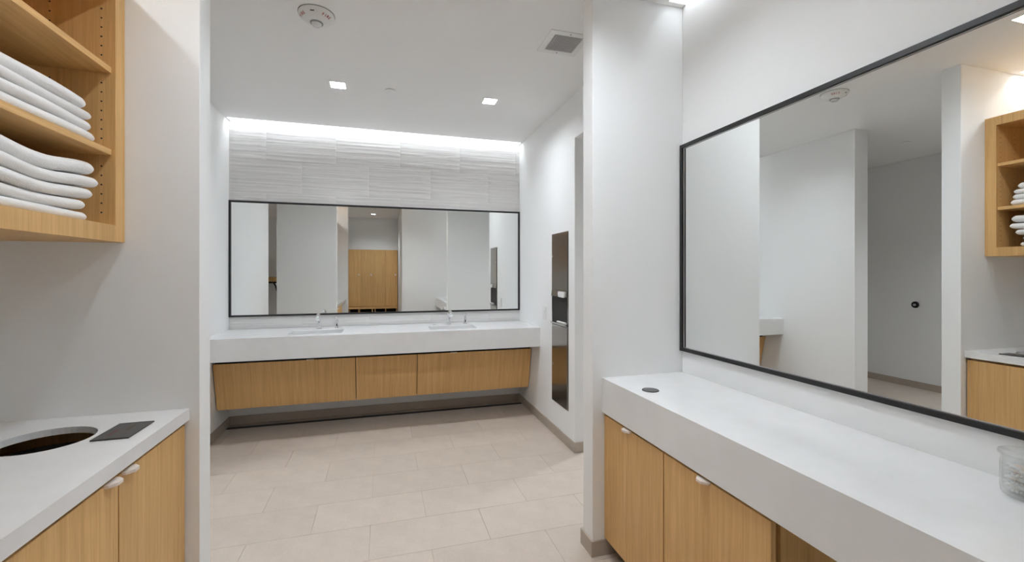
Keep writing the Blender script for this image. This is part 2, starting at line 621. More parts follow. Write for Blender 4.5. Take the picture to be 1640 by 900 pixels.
# ------------------------------------------------------------------ far vanity
YCF, AZ = 3.935, 0.698
SINKS = [(-0.787, -0.350), (0.408, 0.852)]
SY0, SY1 = 4.075, 4.315
v = thing('vanity_countertop', 'white quartz vanity top with deep front apron and two basin cut-outs', 'countertop', (0.03, YF, AZ))
def top_solid(cx, cy):
    return not any(a < cx < b and SY0 < cy < SY1 for a, b in SINKS)
xs = [XL + 0.001, XV - 0.001] + [q for s in SINKS for q in s]
bm = grid_slab(xs, [YCF, SY0, SY1, YF - 0.005], CT - 0.03, CT, top_solid)
obj('slab', bm, QUARTZ, v)
obj('apron', bx(XL + 0.001, XV - 0.001, YCF, YCF + 0.03, AZ, CT - 0.03), QUARTZ, v)
for i, (a, b) in enumerate(SINKS):
    sink = thing('sink_basin', ['white undermount basin below the tap nearer the left wall', 'white undermount basin below the tap nearer the paper towel cabinet'][i], 'sink',
                 ((a + b) / 2, 4.2, CT - 0.17), 'undermount basins')
    bm = new_bm()
    zt_, zb = CT - 0.0305, CT - 0.16
    o_ = 0.012
    def ring(inset, z):
        return [bm.verts.new(p) for p in ((a - o_ + inset, SY0 - o_ + inset, z), (b + o_ - inset, SY0 - o_ + inset, z), (b + o_ - inset, SY1 + o_ - inset, z), (a - o_ + inset, SY1 + o_ - inset, z))]
    rs = [ring(0.0, zt_), ring(0.013, zt_), ring(0.02, zt_ - 0.05), ring(0.045, zb)]
    outer = [ring(0.0, zt_ - 0.012), ring(0.008, zt_ - 0.05), ring(0.03, zb - 0.012)]
    seq = [outer[2], outer[1], outer[0]] + rs
    for p, q in zip(seq, seq[1:]):
        for k in range(4):
            bm.faces.new((p[k], p[(k + 1) % 4], q[(k + 1) % 4], q[k]))
    bm.faces.new(rs[3])
    bm.faces.new(list(reversed(outer[2])))
    bmesh.ops.recalc_face_normals(bm, faces=bm.faces)
    bmesh.ops.bevel(bm, geom=[e for e in bm.edges if abs(e.verts[0].co.z - e.verts[1].co.z) > 0.01], offset=0.012, segments=3, affect='EDGES')
    obj('bowl', bm, CERAMIC, sink, True)
    obj('drain', add_lathe(new_bm(), [(0.022, 0.0), (0.022, 0.003), (0.012, 0.004), (0.012, 0.0015), (0.0, 0.0015)], 20, ((a + b) / 2, 4.21, zb)), CHROME, sink, True)

# cabinet with a sloping front under the vanity top, wall to wall
cab = thing('vanity_cabinet', 'floating oak cabinet with three sloping panels under the double-basin vanity', 'cabinet', (0.03, 4.35, 0.235))
def slope_panel(x0, x1, z0, z1, t_=0.019):
    f = lambda z: 4.158 + (0.70 - z) * (4.262 - 4.158) / (0.70 - 0.235)
    bm = new_bm()
    add_prism(bm, [(f(z0), z0), (f(z1), z1), (f(z1) + t_, z1), (f(z0) + t_, z0)], 0, x0, x1)
    return bm
XSM = [XL + 0.006, -0.243, 0.301, XV - 0.006]
for k in range(3):
    p = obj('panel', slope_panel(XSM[k] + 0.003, XSM[k + 1] - 0.003, 0.235, 0.640), OAK_P, cab)
    if k != 1:
        px = (-0.615, None, 0.640)[k]
        q = obj('pull', bx(px - 0.03, px + 0.03, 4.150, 4.169, 0.640, 0.646), PULL, p)
        q['label'] = 'pale tab pull'
bm = new_bm()
add_prism(bm, [(4.290, 0.24), (4.200, 0.69), (YF - 0.01, 0.69), (YF - 0.01, 0.24)], 0, XL + 0.01, XV - 0.01)
obj('carcass', bm, DARK, cab)

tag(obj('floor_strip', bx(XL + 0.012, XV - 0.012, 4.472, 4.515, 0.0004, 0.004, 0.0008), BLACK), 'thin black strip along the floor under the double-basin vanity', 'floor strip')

# taps and soap dispensers
def tap(x, y, label):
    t = thing('basin_tap', label, 'faucet', (x, y, CT), 'chrome basin taps')
    z = CT
    obj('base_ring', add_lathe(new_bm(), [(0.025, 0.0005), (0.025, 0.004), (0.0165, 0.007)], 24, (x, y, z)), CHROME, t, True)
    pts = [(x, y, z + 0.006), (x, y, z + 0.092)]
    for k in range(1, 9):
        a = math.radians(k * 16.0)
        pts.append((x, y - 0.048 * (1 - math.cos(a)), z + 0.092 + 0.048 * math.sin(a)))
    b = Vector(pts[-1])
    d = (Vector(pts[-1]) - Vector(pts[-2])).normalized()
    obj('spout', add_tube(new_bm(), pts + [tuple(b + d * 0.012)], 0.0138, 16), CHROME, t, True)
    e = b + d * 0.008
    obj('spout_head', add_tube(new_bm(), [tuple(e), tuple(e + d * 0.004), tuple(e + d * 0.050), tuple(e + d * 0.053)], [0.017, 0.0192, 0.0192, 0.017], 18), CHROME, t, True)
    obj('sensor', bx(x - 0.004, x + 0.004, y - 0.0135, y - 0.0120, z + 0.055, z + 0.068), BLACK, t)
    return t
def soap(x, y, label):
    t = thing('soap_dispenser', label, 'soap dispenser', (x, y, CT), 'chrome soap pumps')
    obj('base_ring', add_lathe(new_bm(), [(0.021, 0.0005), (0.021, 0.005), (0.014, 0.008)], 22, (x, y, CT)), CHROME, t, True)
    obj('body', add_lathe(new_bm(), [(0.0125, 0.007), (0.0125, 0.075), (0.010, 0.078), (0.010, 0.086), (0.014, 0.088), (0.014, 0.104), (0.011, 0.107)], 20, (x, y, CT)), CHROME, t, True)
    obj('nozzle', add_tube(new_bm(), [(x, y - 0.010, CT + 0.096), (x, y - 0.040, CT + 0.096), (x, y - 0.050, CT + 0.092), (x, y - 0.054, CT + 0.083)], 0.0055, 12), CHROME, t, True)
    obj('sensor', bx(x - 0.005, x + 0.005, y - 0.0135, y - 0.0118, CT + 0.018, CT + 0.040), BLACK, t)
    return t
tap(-0.580, 4.448, 'chrome curved basin tap behind the basin nearer the left wall')
tap(0.635, 4.440, 'chrome curved basin tap behind the basin nearer the paper towel cabinet')
soap(-0.426, 4.455, 'slim chrome soap pump beside the tap nearer the left wall')
soap(0.800, 4.447, 'slim chrome soap pump beside the tap nearer the paper towel cabinet')
tag(obj('counter_cap', add_lathe(new_bm(), [(0.020, 0.0004), (0.020, 0.003), (0.016, 0.0045)], 22, (0.487, 4.445, CT)), CHROME, None, True), 'small flat chrome cap on the vanity top left of the right-hand tap', 'counter cap')

# ------------------------------------------------------------------ recessed paper towel cabinet and switch on the right wall of the basin room
t = thing('paper_towel_cabinet', 'tall narrow steel paper towel dispenser and waste cabinet set into the wall', 'towel dispenser', (XV, 3.436, 0.285))
DY0, DY1 = 3.259, 3.613
X0 = XV - 0.0005
bm = frame_ring(0, X0 - 0.006, X0, DY0, DY1, 0.288, 1.737, 0.012)
obj('frame', bm, STEEL, t)
obj('upper_door', bx(X0 - 0.010, X0 - 0.001, DY0 + 0.013, DY1 - 0.013, 1.255, 1.724, 0.001), STEEL, t)
obj('lower_door', bx(X0 - 0.010, X0 - 0.001, DY0 + 0.013, DY1 - 0.013, 0.301, 0.955, 0.001), STEEL, t)
obj('recess_back', bx(X0 - 0.002, X0 - 0.0008, DY0 + 0.0125, DY1 - 0.0125, 0.956, 1.254), DARK, t)
obj('lip', add_prism(new_bm(), [(X0 - 0.0025, 0.958), (X0 - 0.024, 0.964), (X0 - 0.024, 0.978), (X0 - 0.020, 0.978), (X0 - 0.0025, 0.972)], 1, DY0 + 0.014, DY1 - 0.014), STEEL, t)
obj('chute', add_prism(new_bm(), [(X0 - 0.0025, 1.253), (X0 - 0.012, 1.253), (X0 - 0.018, 1.200), (X0 - 0.0025, 1.205)], 1, DY0 + 0.014, DY1 - 0.014), STEEL, t)
for z in (0.61, 1.54):
    lk = add_lathe(new_bm(), [(0.0095, 0), (0.0095, 0.003), (0.007, 0.004)], 18)
    bmesh.ops.transform(lk, matrix=Matrix.Translation((X0 - 0.0102, DY1 - 0.024, z)) @ Matrix.Rotation(-PI / 2, 4, 'Y'), verts=lk.verts)
    obj('lock', lk, CHROME, t, True)
bm = new_bm()
add_prism(bm, [(DY0 + 0.03, 1.245), (DY0 + 0.155, 1.245), (DY0 + 0.165, 1.222), (DY0 + 0.150, 1.200), (DY0 + 0.04, 1.196), (DY0 + 0.028, 1.212)], 0, X0 - 0.030, X0 - 0.0185)
tag(obj('paper_towel', bm, PAPER), 'white paper towel hanging out of the steel dispenser', 'paper towel')
bm = new_bm()
add_prism(bm, [(X0 - 0.0035, 0.979), (X0 - 0.021, 0.9795), (X0 - 0.028, 0.991), (X0 - 0.012, 0.996), (X0 - 0.0035, 0.990)], 1, DY0 + 0.03, DY0 + 0.20)
tag(obj('paper_scrap', bm, PAPER), 'crumpled white paper lying in the mouth of the waste cabinet', 'paper')
t = thing('light_switch', 'white switch plate on the wall between vanity top and steel dispenser', 'switch', (XV, 3.805, 0.968))
obj('plate', bx(XV - 0.006, XV - 0.0004, 3.765, 3.845, 0.967, 1.085, 0.0015), WHITE, t)
obj('rocker', bx(XV - 0.010, XV - 0.0062, 3.788, 3.822, 0.992, 1.060, 0.001), WHITE, t)

# ------------------------------------------------------------------ right: make-up counter and cabinets
XCF, RAZ = 1.041, 0.709
v = thing('makeup_countertop', 'long white quartz counter with deep apron below the large right mirror', 'countertop', (1.27, 0.95, RAZ))
obj('slab', bx(XCF, XR - 0.001, YE + 0.001, YN - 0.001, CT - 0.03, CT), QUARTZ, v)
obj('apron', bx(XCF, XCF + 0.03, YE + 0.001, YN - 0.001, RAZ, CT - 0.03), QUARTZ, v)

def tab_pull(parent, x, y, z, side, w=0.056):
    """pale tab with clipped corners hooked over a door's top edge; side = +1 sticks out to +x"""
    bm = new_bm()
    poly = [(x, y - w / 2), (x + side * 0.010, y - w / 2), (x + side * 0.026, y - w / 2 + 0.016), (x + side * 0.026, y + w / 2 - 0.016), (x + side * 0.010, y + w / 2), (x, y + w / 2)]
    add_prism(bm, poly, 2, z - 0.007, z + 0.002)
    o = obj('pull', bm, PULL, parent)
    o['label'] = 'pale tab pull'
    return o

XD = 1.053                  # door faces
RY = [(1.488, 1.966), (0.988, 1.482)]
RL = ['oak base cabinet under the make-up counter against the white cross wall', 'oak base cabinet under the make-up counter beside the open knee space']
for k, (y0, y1) in enumerate(RY):
    c = thing('base_cabinet', RL[k], 'cabinet', (1.28, (y0 + y1) / 2, 0.0), 'cabinets under the make-up counter')
    d = obj('door', bx(XD, XD + 0.019, y0, y1, 0.085, RAZ - 0.015, 0.001), OAK, c)
    tab_pull(d, XD, (y0 + y1) / 2 + (0.02 if k else 0.02), RAZ - 0.015, -1)
    obj('carcass', bx(XD + 0.034, XR - 0.002, y0 - (0.001 if k else 0.0), y1, 0.085, RAZ - 0.004), OAK, c)
    obj('plinth', bx(XD + 0.075, XR - 0.002, y0 + 0.004, y1, 0.0005, 0.0848), DARK, c)
t = thing('cable_grommet', 'round grey grommet set into the make-up counter near the white cross wall', 'grommet', (1.135, 1.695, CT))
obj('rim', add_lathe(new_bm(), [(0.028, 0.003), (0.030, 0.0035), (0.036, 0.003), (0.037, 0.0004)], 32, (1.135, 1.695, CT), False, False), GREY, t, True)
obj('cap', add_lathe(new_bm(), [(0.028, 0.0004), (0.028, 0.003), (0.026, 0.0035)], 32, (1.135, 1.695, CT)), mat('grommet_cap', (0.12, 0.122, 0.125), 0.5), t, True)

# glass jar with cotton swabs
jx, jy = 1.437, 0.632
jar = thing('glass_jar', 'clear cut-glass jar of cotton swabs on the make-up counter', 'jar', (jx, jy, CT))
bm = new_bm()
R_, n = 0.0545, 48
prof = [(0.0, 0.0006), (0.046, 0.0006), (0.052, 0.004), (R_, 0.014), (R_, 0.075), (0.052, 0.086), (0.054, 0.092), (0.059, 0.098), (0.0575, 0.1015),
        (0.052, 0.095), (0.0488, 0.087), (0.0505, 0.074), (0.0505, 0.016), (0.046, 0.011), (0.0, 0.011)]
rings = []
for k, (r, z) in enumerate(prof):
    if r == 0:
        rings.append([bm.verts.new((jx, jy, CT + z))])
    else:
        ring = []
        for i in range(n):
            f = 1.0
            if 2 <= k <= 4:
                f = 1.0 - (0.035 if (i + k) % 2 else 0.0)
            ring.append(bm.verts.new((jx + r * f * math.cos(2 * PI * i / n), jy + r * f * math.sin(2 * PI * i / n), CT + z)))
        rings.append(ring)
for a, b in zip(rings, rings[1:]):
    for i in range(n):
        j = (i + 1) % n
        if len(a) == 1:
            bm.faces.new((a[0], b[j], b[i]))
        elif len(b) == 1:
            bm.faces.new((a[i], a[j], b[0]))
        else:
            bm.faces.new((a[i], a[j], b[j], b[i]))
bmesh.ops.recalc_face_normals(bm, faces=bm.faces)
obj('bowl', bm, GLASS, jar, True)
bm = new_bm()
add_tube(bm, [(0, 0, -0.030), (0, 0, 0.030)], 0.0012, 6)
for s in (-1, 1):
    add_tube(bm, [(0, 0, s * 0.024), (0, 0, s * 0.026), (0, 0, s * 0.033), (0, 0, s * 0.0355)], [0.0013, 0.0026, 0.0028, 0.0012], 8)
sw0 = mesh_obj('cotton_swab', bm, COTTON, True)
sw0.data.materials.append(STICK)
for p in sw0.data.polygons:
    if abs(p.center.z) < 0.0238:
        p.material_index = 1
rnd = random.Random(3)
for k in range(90):
    o = sw0 if k == 0 else sw0.copy()
    if k:
        COL.objects.link(o)
    tag(o, 'cotton swab lying in the clear glass jar', 'cotton swab', 'cotton swabs in the glass jar')
    lay = k // 10
    z = CT + 0.0150 + lay * 0.0062
    a = 1.05 * lay + 0.3
    off = (k % 10 - 4.5) * 0.0064
    d_ = Vector((math.cos(a), math.sin(a), 0))
    q = Vector((-d_.y, d_.x, 0))
    o.location = Vector((jx, jy, z)) + q * off + d_ * rnd.uniform(-0.004, 0.004) * (1 if abs(off) < 0.02 else 0)
    o.rotation_euler = (0, PI / 2, a)

# ------------------------------------------------------------------ left: towel niche
XLF = -0.7175
v = thing('hamper_countertop', 'thin white quartz counter with a round towel-drop hole in the left niche', 'countertop', (-1.05, 1.0, CT - 0.044))
hx, hy, hr = -1.017, 1.721, 0.1235
n = 48
bm = new_bm()
def rect_ray(ang, x0, x1, y0, y1):
    dx, dy = math.cos(ang), math.sin(ang)
    tt = min([((x1 - hx) / dx if dx > 0 else (x0 - hx) / dx) if abs(dx) > 1e-9 else 1e9, ((y1 - hy) / dy if dy > 0 else (y0 - hy) / dy) if abs(dy) > 1e-9 else 1e9])
    return hx + dx * tt, hy + dy * tt
cx0, cx1, cy0, cy1 = XN + 0.001, XLF, YE + 0.001, YN - 0.001
angs = [2 * PI * i / n for i in range(n)]
for c_ in ((cx0, cy0), (cx1, cy0), (cx1, cy1), (cx0, cy1)):
    angs.append(math.atan2(c_[1] - hy, c_[0] - hx) % (2 * PI))
angs = sorted(set(round(a, 6) for a in angs))
m_ = len(angs)
zt_, zb = CT, CT - 0.022
it = [bm.verts.new((hx + hr * math.cos(a), hy + hr * math.sin(a), zt_)) for a in angs]
ib = [bm.verts.new((hx + hr * math.cos(a), hy + hr * math.sin(a), zb)) for a in angs]
ot = [bm.verts.new((*rect_ray(a, cx0, cx1, cy0, cy1), zt_)) for a in angs]
ob = [bm.verts.new((*rect_ray(a, cx0, cx1, cy0, cy1), zb)) for a in angs]
for i in range(m_):
    j = (i + 1) % m_
    bm.faces.new((it[i], ot[i], ot[j], it[j]))
    bm.faces.new((ib[j], ob[j], ob[i], ib[i]))
    bm.faces.new((it[j], ib[j], ib[i], it[i]))
    bm.faces.new((ot[i], ob[i], ob[j], ot[j]))
bmesh.ops.recalc_face_normals(bm, faces=bm.faces)
obj('slab', bm, QUARTZ, v)
obj('front_edge', bx(XLF - 0.03, XLF, YE + 0.001, YN - 0.001, CT - 0.044, CT - 0.022), QUARTZ, v)
tag(obj('added_dark_bin', add_lathe(new_bm(), [(0.0, 0.104), (0.150, 0.104), (0.168, 0.80), (0.172, 0.80), (0.172, 0.806), (0.162, 0.806), (0.146, 0.112), (0.0, 0.112)], 40, (-1.03, 1.745, 0.0)), mat('added_bin_dark', (0.035, 0.032, 0.028), 0.7), None, True),  # bin added so the drop hole looks dark inside
    'dark bin added under the round towel-drop hole to darken its inside', 'bin')

LY = [(1.528, 1.962), (1.090, 1.522), (0.652, 1.084)]
LL = ['oak base cabinet under the towel-drop counter against the cross wall', 'oak base cabinet with the pull at its right corner under the towel-drop hole',
      'oak base cabinet at the near part of the towel-drop counter']
XLD = -0.730
for k, (y0, y1) in enumerate(LY[:3]):
    c = thing('base_cabinet', LL[k], 'cabinet', (-1.05, (y0 + y1) / 2, 0.0), 'cabinets under the towel-drop counter')
    d = obj('door', bx(XLD - 0.019, XLD, y0, y1, 0.085, CT - 0.044 - 0.016, 0.001), OAK, c)
    py = (y0 + 0.040) if k != 1 else (y1 - 0.040)
    tab_pull(d, XLD, py, CT - 0.044 - 0.016, 1)
    # open-topped box so that the towel drop looks into it
    bm = grid_slab([XN + 0.002, XN + 0.02, XLD - 0.058, XLD - 0.040], [y0, y0 + 0.018, y1 - 0.018, y1], 0.103, CT - 0.046,
                   lambda cx, cy, y0=y0, y1=y1: not (XN + 0.02 < cx < XLD - 0.058 and y0 + 0.018 < cy < y1 - 0.018))
    if k == 1 or k == 0:
        pass
    obj('carcass', bm, OAK, c)
    obj('bottom', bx(XN + 0.002, XLD - 0.040, y0, y1, 0.085, 0.1025), OAK, c)
    obj('plinth', bx(XN + 0.002, XLD - 0.085, y0 + 0.002, y1 - 0.002, 0.0005, 0.0848), DARK, c)

# sign plate lying flat
sx0, sx1, sy0, sy1 = -0.870, -0.769, 1.661, 1.823
t = thing('sign_plate', 'small dark grey plate with faint red and brown lettering beside the round hole', 'sign', ((sx0 + sx1) / 2, (sy0 + sy1) / 2, CT))
SIGN = mat('dark_slate_plate', (0.058, 0.052, 0.05), 0.38)
n_ = noise(SIGN, 60.0, 4.0)
r_ = ramp(SIGN, n_.outputs[0], [(0.35, (0.045, 0.041, 0.040)), (0.7, (0.075, 0.066, 0.060))])
L(SIGN, r_.outputs[0], bsdf(SIGN).inputs['Base Color'])
obj('plate', bx(sx0, sx1, sy0, sy1, CT + 0.0004, CT + 0.005, 0.0008), SIGN, t)
PRINT_R, PRINT_G, PRINT_B = mat('print_red', (0.22, 0.075, 0.06), 0.6), mat('print_grey', (0.17, 0.165, 0.155), 0.6), mat('print_brown', (0.13, 0.09, 0.055), 0.6)
rnd = random.Random(11)
def strokes(x_c, y_a, y_b, h, m_, count):
    """a line of small stroke marks, too faint to read"""
    bm = new_bm()
    for k in range(count):
        y = y_a + (y_b - y_a) * k / count
        w = (y_b - y_a) / count * 0.55
        hh = h * rnd.uniform(0.6, 1.0)
        add_box(bm, x_c - hh / 2, x_c + hh / 2, y, y + w, CT + 0.005, CT + 0.0053)
    o = obj('lettering', bm, m_, t)
    o['kind'] = 'stuff'
strokes(-0.838, 1.695, 1.755, 0.010, PRINT_R, 8)
strokes(-0.822, 1.672, 1.712, 0.007, PRINT_G, 7)
strokes(-0.812, 1.735, 1.800, 0.014, PRINT_B, 7)

# wall cabinet with open shelves
XF, SZ0, SZ1, SF = -0.923, 1.512, 2.446, 0.058
t = thing('towel_cabinet', 'open oak wall cabinet with shelves of folded white towels', 'shelf unit', (-1.16, 1.0, SZ0))
YA, YZ = YE + 0.002, YN - 0.001
obj('side_panel', bx(XN + 0.001, XF, YZ - SF, YZ, SZ0, SZ1, 0.001), OAK, t)
obj('side_panel', bx(XN + 0.001, XF, YA, YA + SF, SZ0, SZ1, 0.001), OAK, t)
obj('bottom_panel', bx(XN + 0.001, XF, YA + SF, YZ - SF, SZ0, SZ0 + SF), OAK, t)
obj('top_panel', bx(XN + 0.001, XF, YA + SF, YZ - SF, SZ1 - SF, SZ1), OAK, t)
obj('back_panel', bx(XN + 0.001, XN + 0.012, YA + SF, YZ - SF, SZ0 + SF, SZ1 - SF), OAK, t)
YM = (YA + YZ) / 2
obj('divider', bx(XN + 0.012, XF - 0.004, YM - 0.012, YM + 0.012, SZ0 + SF, SZ1 - SF), OAK, t)
for (s0, s1) in ((1.820, 1.841), (2.113, 2.134)):
    obj('shelf', bx(XN + 0.012, XF - 0.012, YM + 0.013, YZ - SF - 0.001, s0, s1, 0.0008), OAK_Y, t)
    obj('shelf', bx(XN + 0.012, XF - 0.012, YA + SF + 0.001, YM - 0.013, s0, s1, 0.0008), OAK_Y, t)
hole_me = None
for hxp in (-0.965, -1.112):
    z = SZ0 + SF + 0.045
    while z < SZ1 - SF - 0.03:
        if not any(s0 - 0.008 < z < s1 + 0.008 for s0, s1 in ((1.820, 1.841), (2.113, 2.134))):
            if hole_me is None:
                bm = add_lathe(new_bm(), [(0.0029, 0.0), (0.0029, 0.0004)], 12)
                bmesh.ops.transform(bm, matrix=Matrix.Rotation(PI / 2, 4, 'X'), verts=bm.verts)
                h_ = mesh_obj('peg_hole', bm, DARK)
                hole_me = h_
            else:
                h_ = hole_me.copy()
                COL.objects.link(h_)
            h_.parent = t
            h_.location = Vector((hxp, YZ - SF - 0.0001, z)) - t.location
        z += 0.033

# folded towels
def towel(x_front, x_back, y0, y1, z0, th, seed, wave):
    """one folded towel: a soft slab with full rounded folds; wave(y, x) lifts the whole layer"""
    rnd = random.Random(seed)
    bm = new_bm()
    nr = 36
    ph = [rnd.uniform(0, 6.28) for _ in range(4)]
    xc, hw = (x_front + x_back) / 2, abs(x_front - x_back) / 2
    rr = th * 0.55
    st = [(1 - math.cos(PI / 2 * k / 6)) * rr for k in range(1, 7)]
    yl = [y0 + q for q in st] + [y0 + rr + (y1 - y0 - 2 * rr) * k / 24 for k in range(1, 24)] + [y1 - q for q in reversed(st)]
    rings = []
    for y in yl:
        e = min(1.0, min(y - y0, y1 - y) / rr)
        sh = math.sqrt(max(0.0, 1 - (1 - e) ** 2))
        ring = []
        for i in range(nr):
            a = 2 * PI * i / nr
            c, s_ = math.cos(a), math.sin(a)
            # flat slab with half-round front and back folds
            w = hw - th / 2
            px = (w if c >= 0 else -w) * min(1.0, abs(c) * 1.9)
            rim = max(0.0, (abs(c) - 0.526) / 0.474)
            bx_ = math.sin(rim * PI / 2) * th / 2
            bz = math.cos(rim * PI / 2) * th / 2
            x = xc + px + (bx_ if c >= 0 else -bx_) * (0.6 + 0.4 * sh) + 0.0035 * math.sin(ph[0] + 14 * y) * (1 if c > 0 else 0)
            z = z0 + th / 2 + (bz if s_ >= 0 else -bz) * sh + wave(y, x)
            yy = y + 0.005 * math.sin(ph[1] + 16 * x) * (1 if y > (y0 + y1) / 2 else -1)
            ring.append(bm.verts.new((x, yy, z)))
        rings.append(ring)
    for a, b in zip(rings, rings[1:]):
        for i in range(nr):
            j = (i + 1) % nr
            bm.faces.new((a[i], a[j], b[j], b[i]))
    bm.faces.new(list(reversed(rings[0])))
    bm.faces.new(rings[-1])
    bmesh.ops.recalc_face_normals(bm, faces=bm.faces)
    return mesh_obj('folded_towel', bm, TOWEL, True)

def stack(z, ends, ths, fronts, seed, labels, group, amp, dip):
    rnd = random.Random(seed)
    p0, p1 = rnd.uniform(0, 6), rnd.uniform(0, 6)
    n = len(ths)
    for k in range(n):
        g = k / (n - 1)                # layers follow one another; the waves grow towards the top of the stack
        def wave(y, x, g=g):
            front = max(0.0, min(1.0, (x + 1.15) / 0.18))
            return g * (amp * (1 + math.sin(p0 + 11 * y)) * 0.5 + dip * (1 - front * (0.5 - 0.5 * math.cos(2 * PI * max(0.0, min(1.0, (y - 1.36) / 0.46))))))
        o = towel(fronts[k], -1.33, 1.27 + 0.012 * (k % 3), ends[k], z, ths[k], seed + k, wave)
        tag(o, labels[k], 'towel', group)
        z += ths[k] + 0.0008

stack(SZ0 + SF + 0.0010, [1.803, 1.790, 1.835, 1.858, 1.850], [0.030, 0.032, 0.035, 0.035, 0.044], [-0.948, -0.950, -0.946, -0.944, -0.948], 20,
      ['bottom towel of the stack on the floor of the oak cabinet', 'second towel from below in the lower stack of white towels', 'middle towel of the lower stack of white towels',
       'fourth towel from below in the lower stack of white towels', 'topmost towel of the lower stack in the oak cabinet'], 'towels on the cabinet floor', 0.005, 0.022)
stack(1.841 + 0.0010, [1.862, 1.852, 1.838, 1.825], [0.038, 0.034, 0.030, 0.040], [-0.952, -0.956, -0.958, -0.962], 41,
      ['bottom towel of the stack on the middle shelf', 'second towel from below in the stack on the middle shelf',
       'third towel from below in the stack on the middle shelf', 'topmost towel of the stack on the middle shelf'], 'towels on the middle shelf', 0.005, 0.0)

# ------------------------------------------------------------------ ceiling fittings
x, y = -0.348, 2.568
t = thing('smoke_detector', 'round white ceiling fire alarm with strobe lens and red lettering', 'smoke detector', (x, y, ZC))
obj('body', add_lathe(new_bm(), [(0.088, -0.0005), (0.091, -0.004), (0.091, -0.014), (0.087, -0.020), (0.056, -0.043), (0.036, -0.047)], 44, (x, y, ZC)), WHITE, t, True)
obj('shadow_ring', add_lathe(new_bm(), [(0.093, -0.0002), (0.093, -0.0025)], 40, (x, y, ZC)), MIDGREY, t)
obj('lens_ring', add_lathe(new_bm(), [(0.033, -0.0471), (0.033, -0.051), (0.027, -0.052)], 30, (x, y, ZC)), MIDGREY, t, True)
obj('strobe_lens', add_lathe(new_bm(), [(0.0265, -0.0471), (0.0265, -0.056), (0.020, -0.064), (0.009, -0.068), (0.0, -0.0685)], 26, (x, y, ZC)), mat('frosted_lens', (0.80, 0.80, 0.80), 0.15), t, True)
def on_cone(az, up_t):
    """frame on the sloping skirt: origin, reading direction, up, outward"""
    r0, z0_, r1, z1_ = 0.056, -0.043, 0.087, -0.020
    r, z = r0 + (r1 - r0) * up_t, z0_ + (z1_ - z0_) * up_t
    o = Vector((x + r * math.cos(az), y + r * math.sin(az), ZC + z))
    tdir = Vector((-math.sin(az), math.cos(az), 0))
    up = Vector(((r1 - r0) * math.cos(az), (r1 - r0) * math.sin(az), (z1_ - z0_))).normalized()
    out = tdir.cross(up).normalized()
    return o, tdir, up, out
def glyph_mesh(ch, size):
    cu = bpy.data.curves.new('glyph', 'FONT')
    cu.body = ch
    cu.size = size
    cu.align_x = 'CENTER'
    cu.align_y = 'CENTER'
    cu.extrude = 0.0003
    cu.offset = size * 0.012
    o = bpy.data.objects.new('glyph', cu)
    COL.objects.link(o)
    dg = bpy.context.evaluated_depsgraph_get()
    dg.update()
    me = bpy.data.meshes.new_from_object(o.evaluated_get(dg))
    bpy.data.objects.remove(o)
    return me
for az0 in (math.radians(-42), math.radians(208)):
    for k, ch in enumerate('FIRE'):
        az = az0 + (k - 1.5) * 0.185
        o, td, up, out = on_cone(az, 0.62)
        me = glyph_mesh(ch, 0.021)
        Mx = Matrix(((td.x, up.x, out.x, o.x + out.x * 0.0008), (td.y, up.y, out.y, o.y + out.y * 0.0008), (td.z, up.z, out.z, o.z + out.z * 0.0008), (0, 0, 0, 1)))
        me.transform(Mx)
        me.name = 'letter'
        me.materials.clear()
        me.materials.append(RED)
        lo = bpy.data.objects.new('letter', me)
        COL.objects.link(lo)
        lo.parent = t
        lo.location = -t.location
for az, w in ((math.radians(-98), 0.010),):
    o, td, up, out = on_cone(az, 0.78)
    bm = bx(-w, w, -0.0025, 0.0025, 0, 0.0006)
    Mx = Matrix(((td.x, up.x, out.x, o.x), (td.y, up.y, out.y, o.y), (td.z, up.z, out.z, o.z + 0.0), (0, 0, 0, 1)))
    bmesh.ops.transform(bm, matrix=Mx, verts=bm.verts)
    obj('indicator', bm, DARK, t)

vx, vy, vh, gh = 1.049, 2.473, 0.128, 0.0895
t = thing('ceiling_vent', 'square white ceiling vent with grey grille beside the cross wall', 'vent', (vx, vy, ZC))
obj('flange', grid_slab([vx - vh, vx - gh, vx + gh, vx + vh], [vy - vh, vy - gh, vy + gh, vy + vh], ZC - 0.005, ZC - 0.0004,
                        lambda a, b: not (abs(a - vx) < gh and abs(b - vy) < gh)), WHITE, t)
obj('duct', bx(vx - gh, vx + gh, vy - gh, vy + gh, ZC - 0.0012, ZC - 0.0004), mat('duct_grey', (0.10, 0.098, 0.095), 0.7), t)
GRILLE = mat('grille_grey', (0.52, 0.51, 0.50), 0.5)
bm = new_bm()
for k in range(15):
    q = -gh + 2 * gh * (k + 0.5) / 15
    add_box(bm, vx + q - 0.0022, vx + q + 0.0022, vy - gh, vy + gh, ZC - 0.0045, ZC - 0.0014)
    add_box(bm, vx - gh, vx + gh, vy + q - 0.0022, vy + q + 0.0022, ZC - 0.0043, ZC - 0.0015)
g_ = obj('grille', bm, GRILLE, t)
g_['kind'] = 'stuff'
for s in (-1, 1):
    obj('screw', add_lathe(new_bm(), [(0.005, -0.0051), (0.005, -0.0062), (0.003, -0.0068)], 14, (vx, vy + s * (gh + 0.019), ZC)), MIDGREY, t, True)

def sprinkler(x, y, label):
    tag(obj('sprinkler_cover', add_lathe(new_bm(), [(0.040, -0.0003), (0.042, -0.003), (0.043, -0.006), (0.039, -0.0075)], 32, (x, y, ZC)), CEIL, None, True), label, 'sprinkler cover', 'flush sprinkler covers')
sprinkler(0.048, 3.487, 'flush round sprinkler cover between the two square downlights')
sprinkler(-2.35, 3.32, 'flush round sprinkler cover on the ceiling of the side passage')

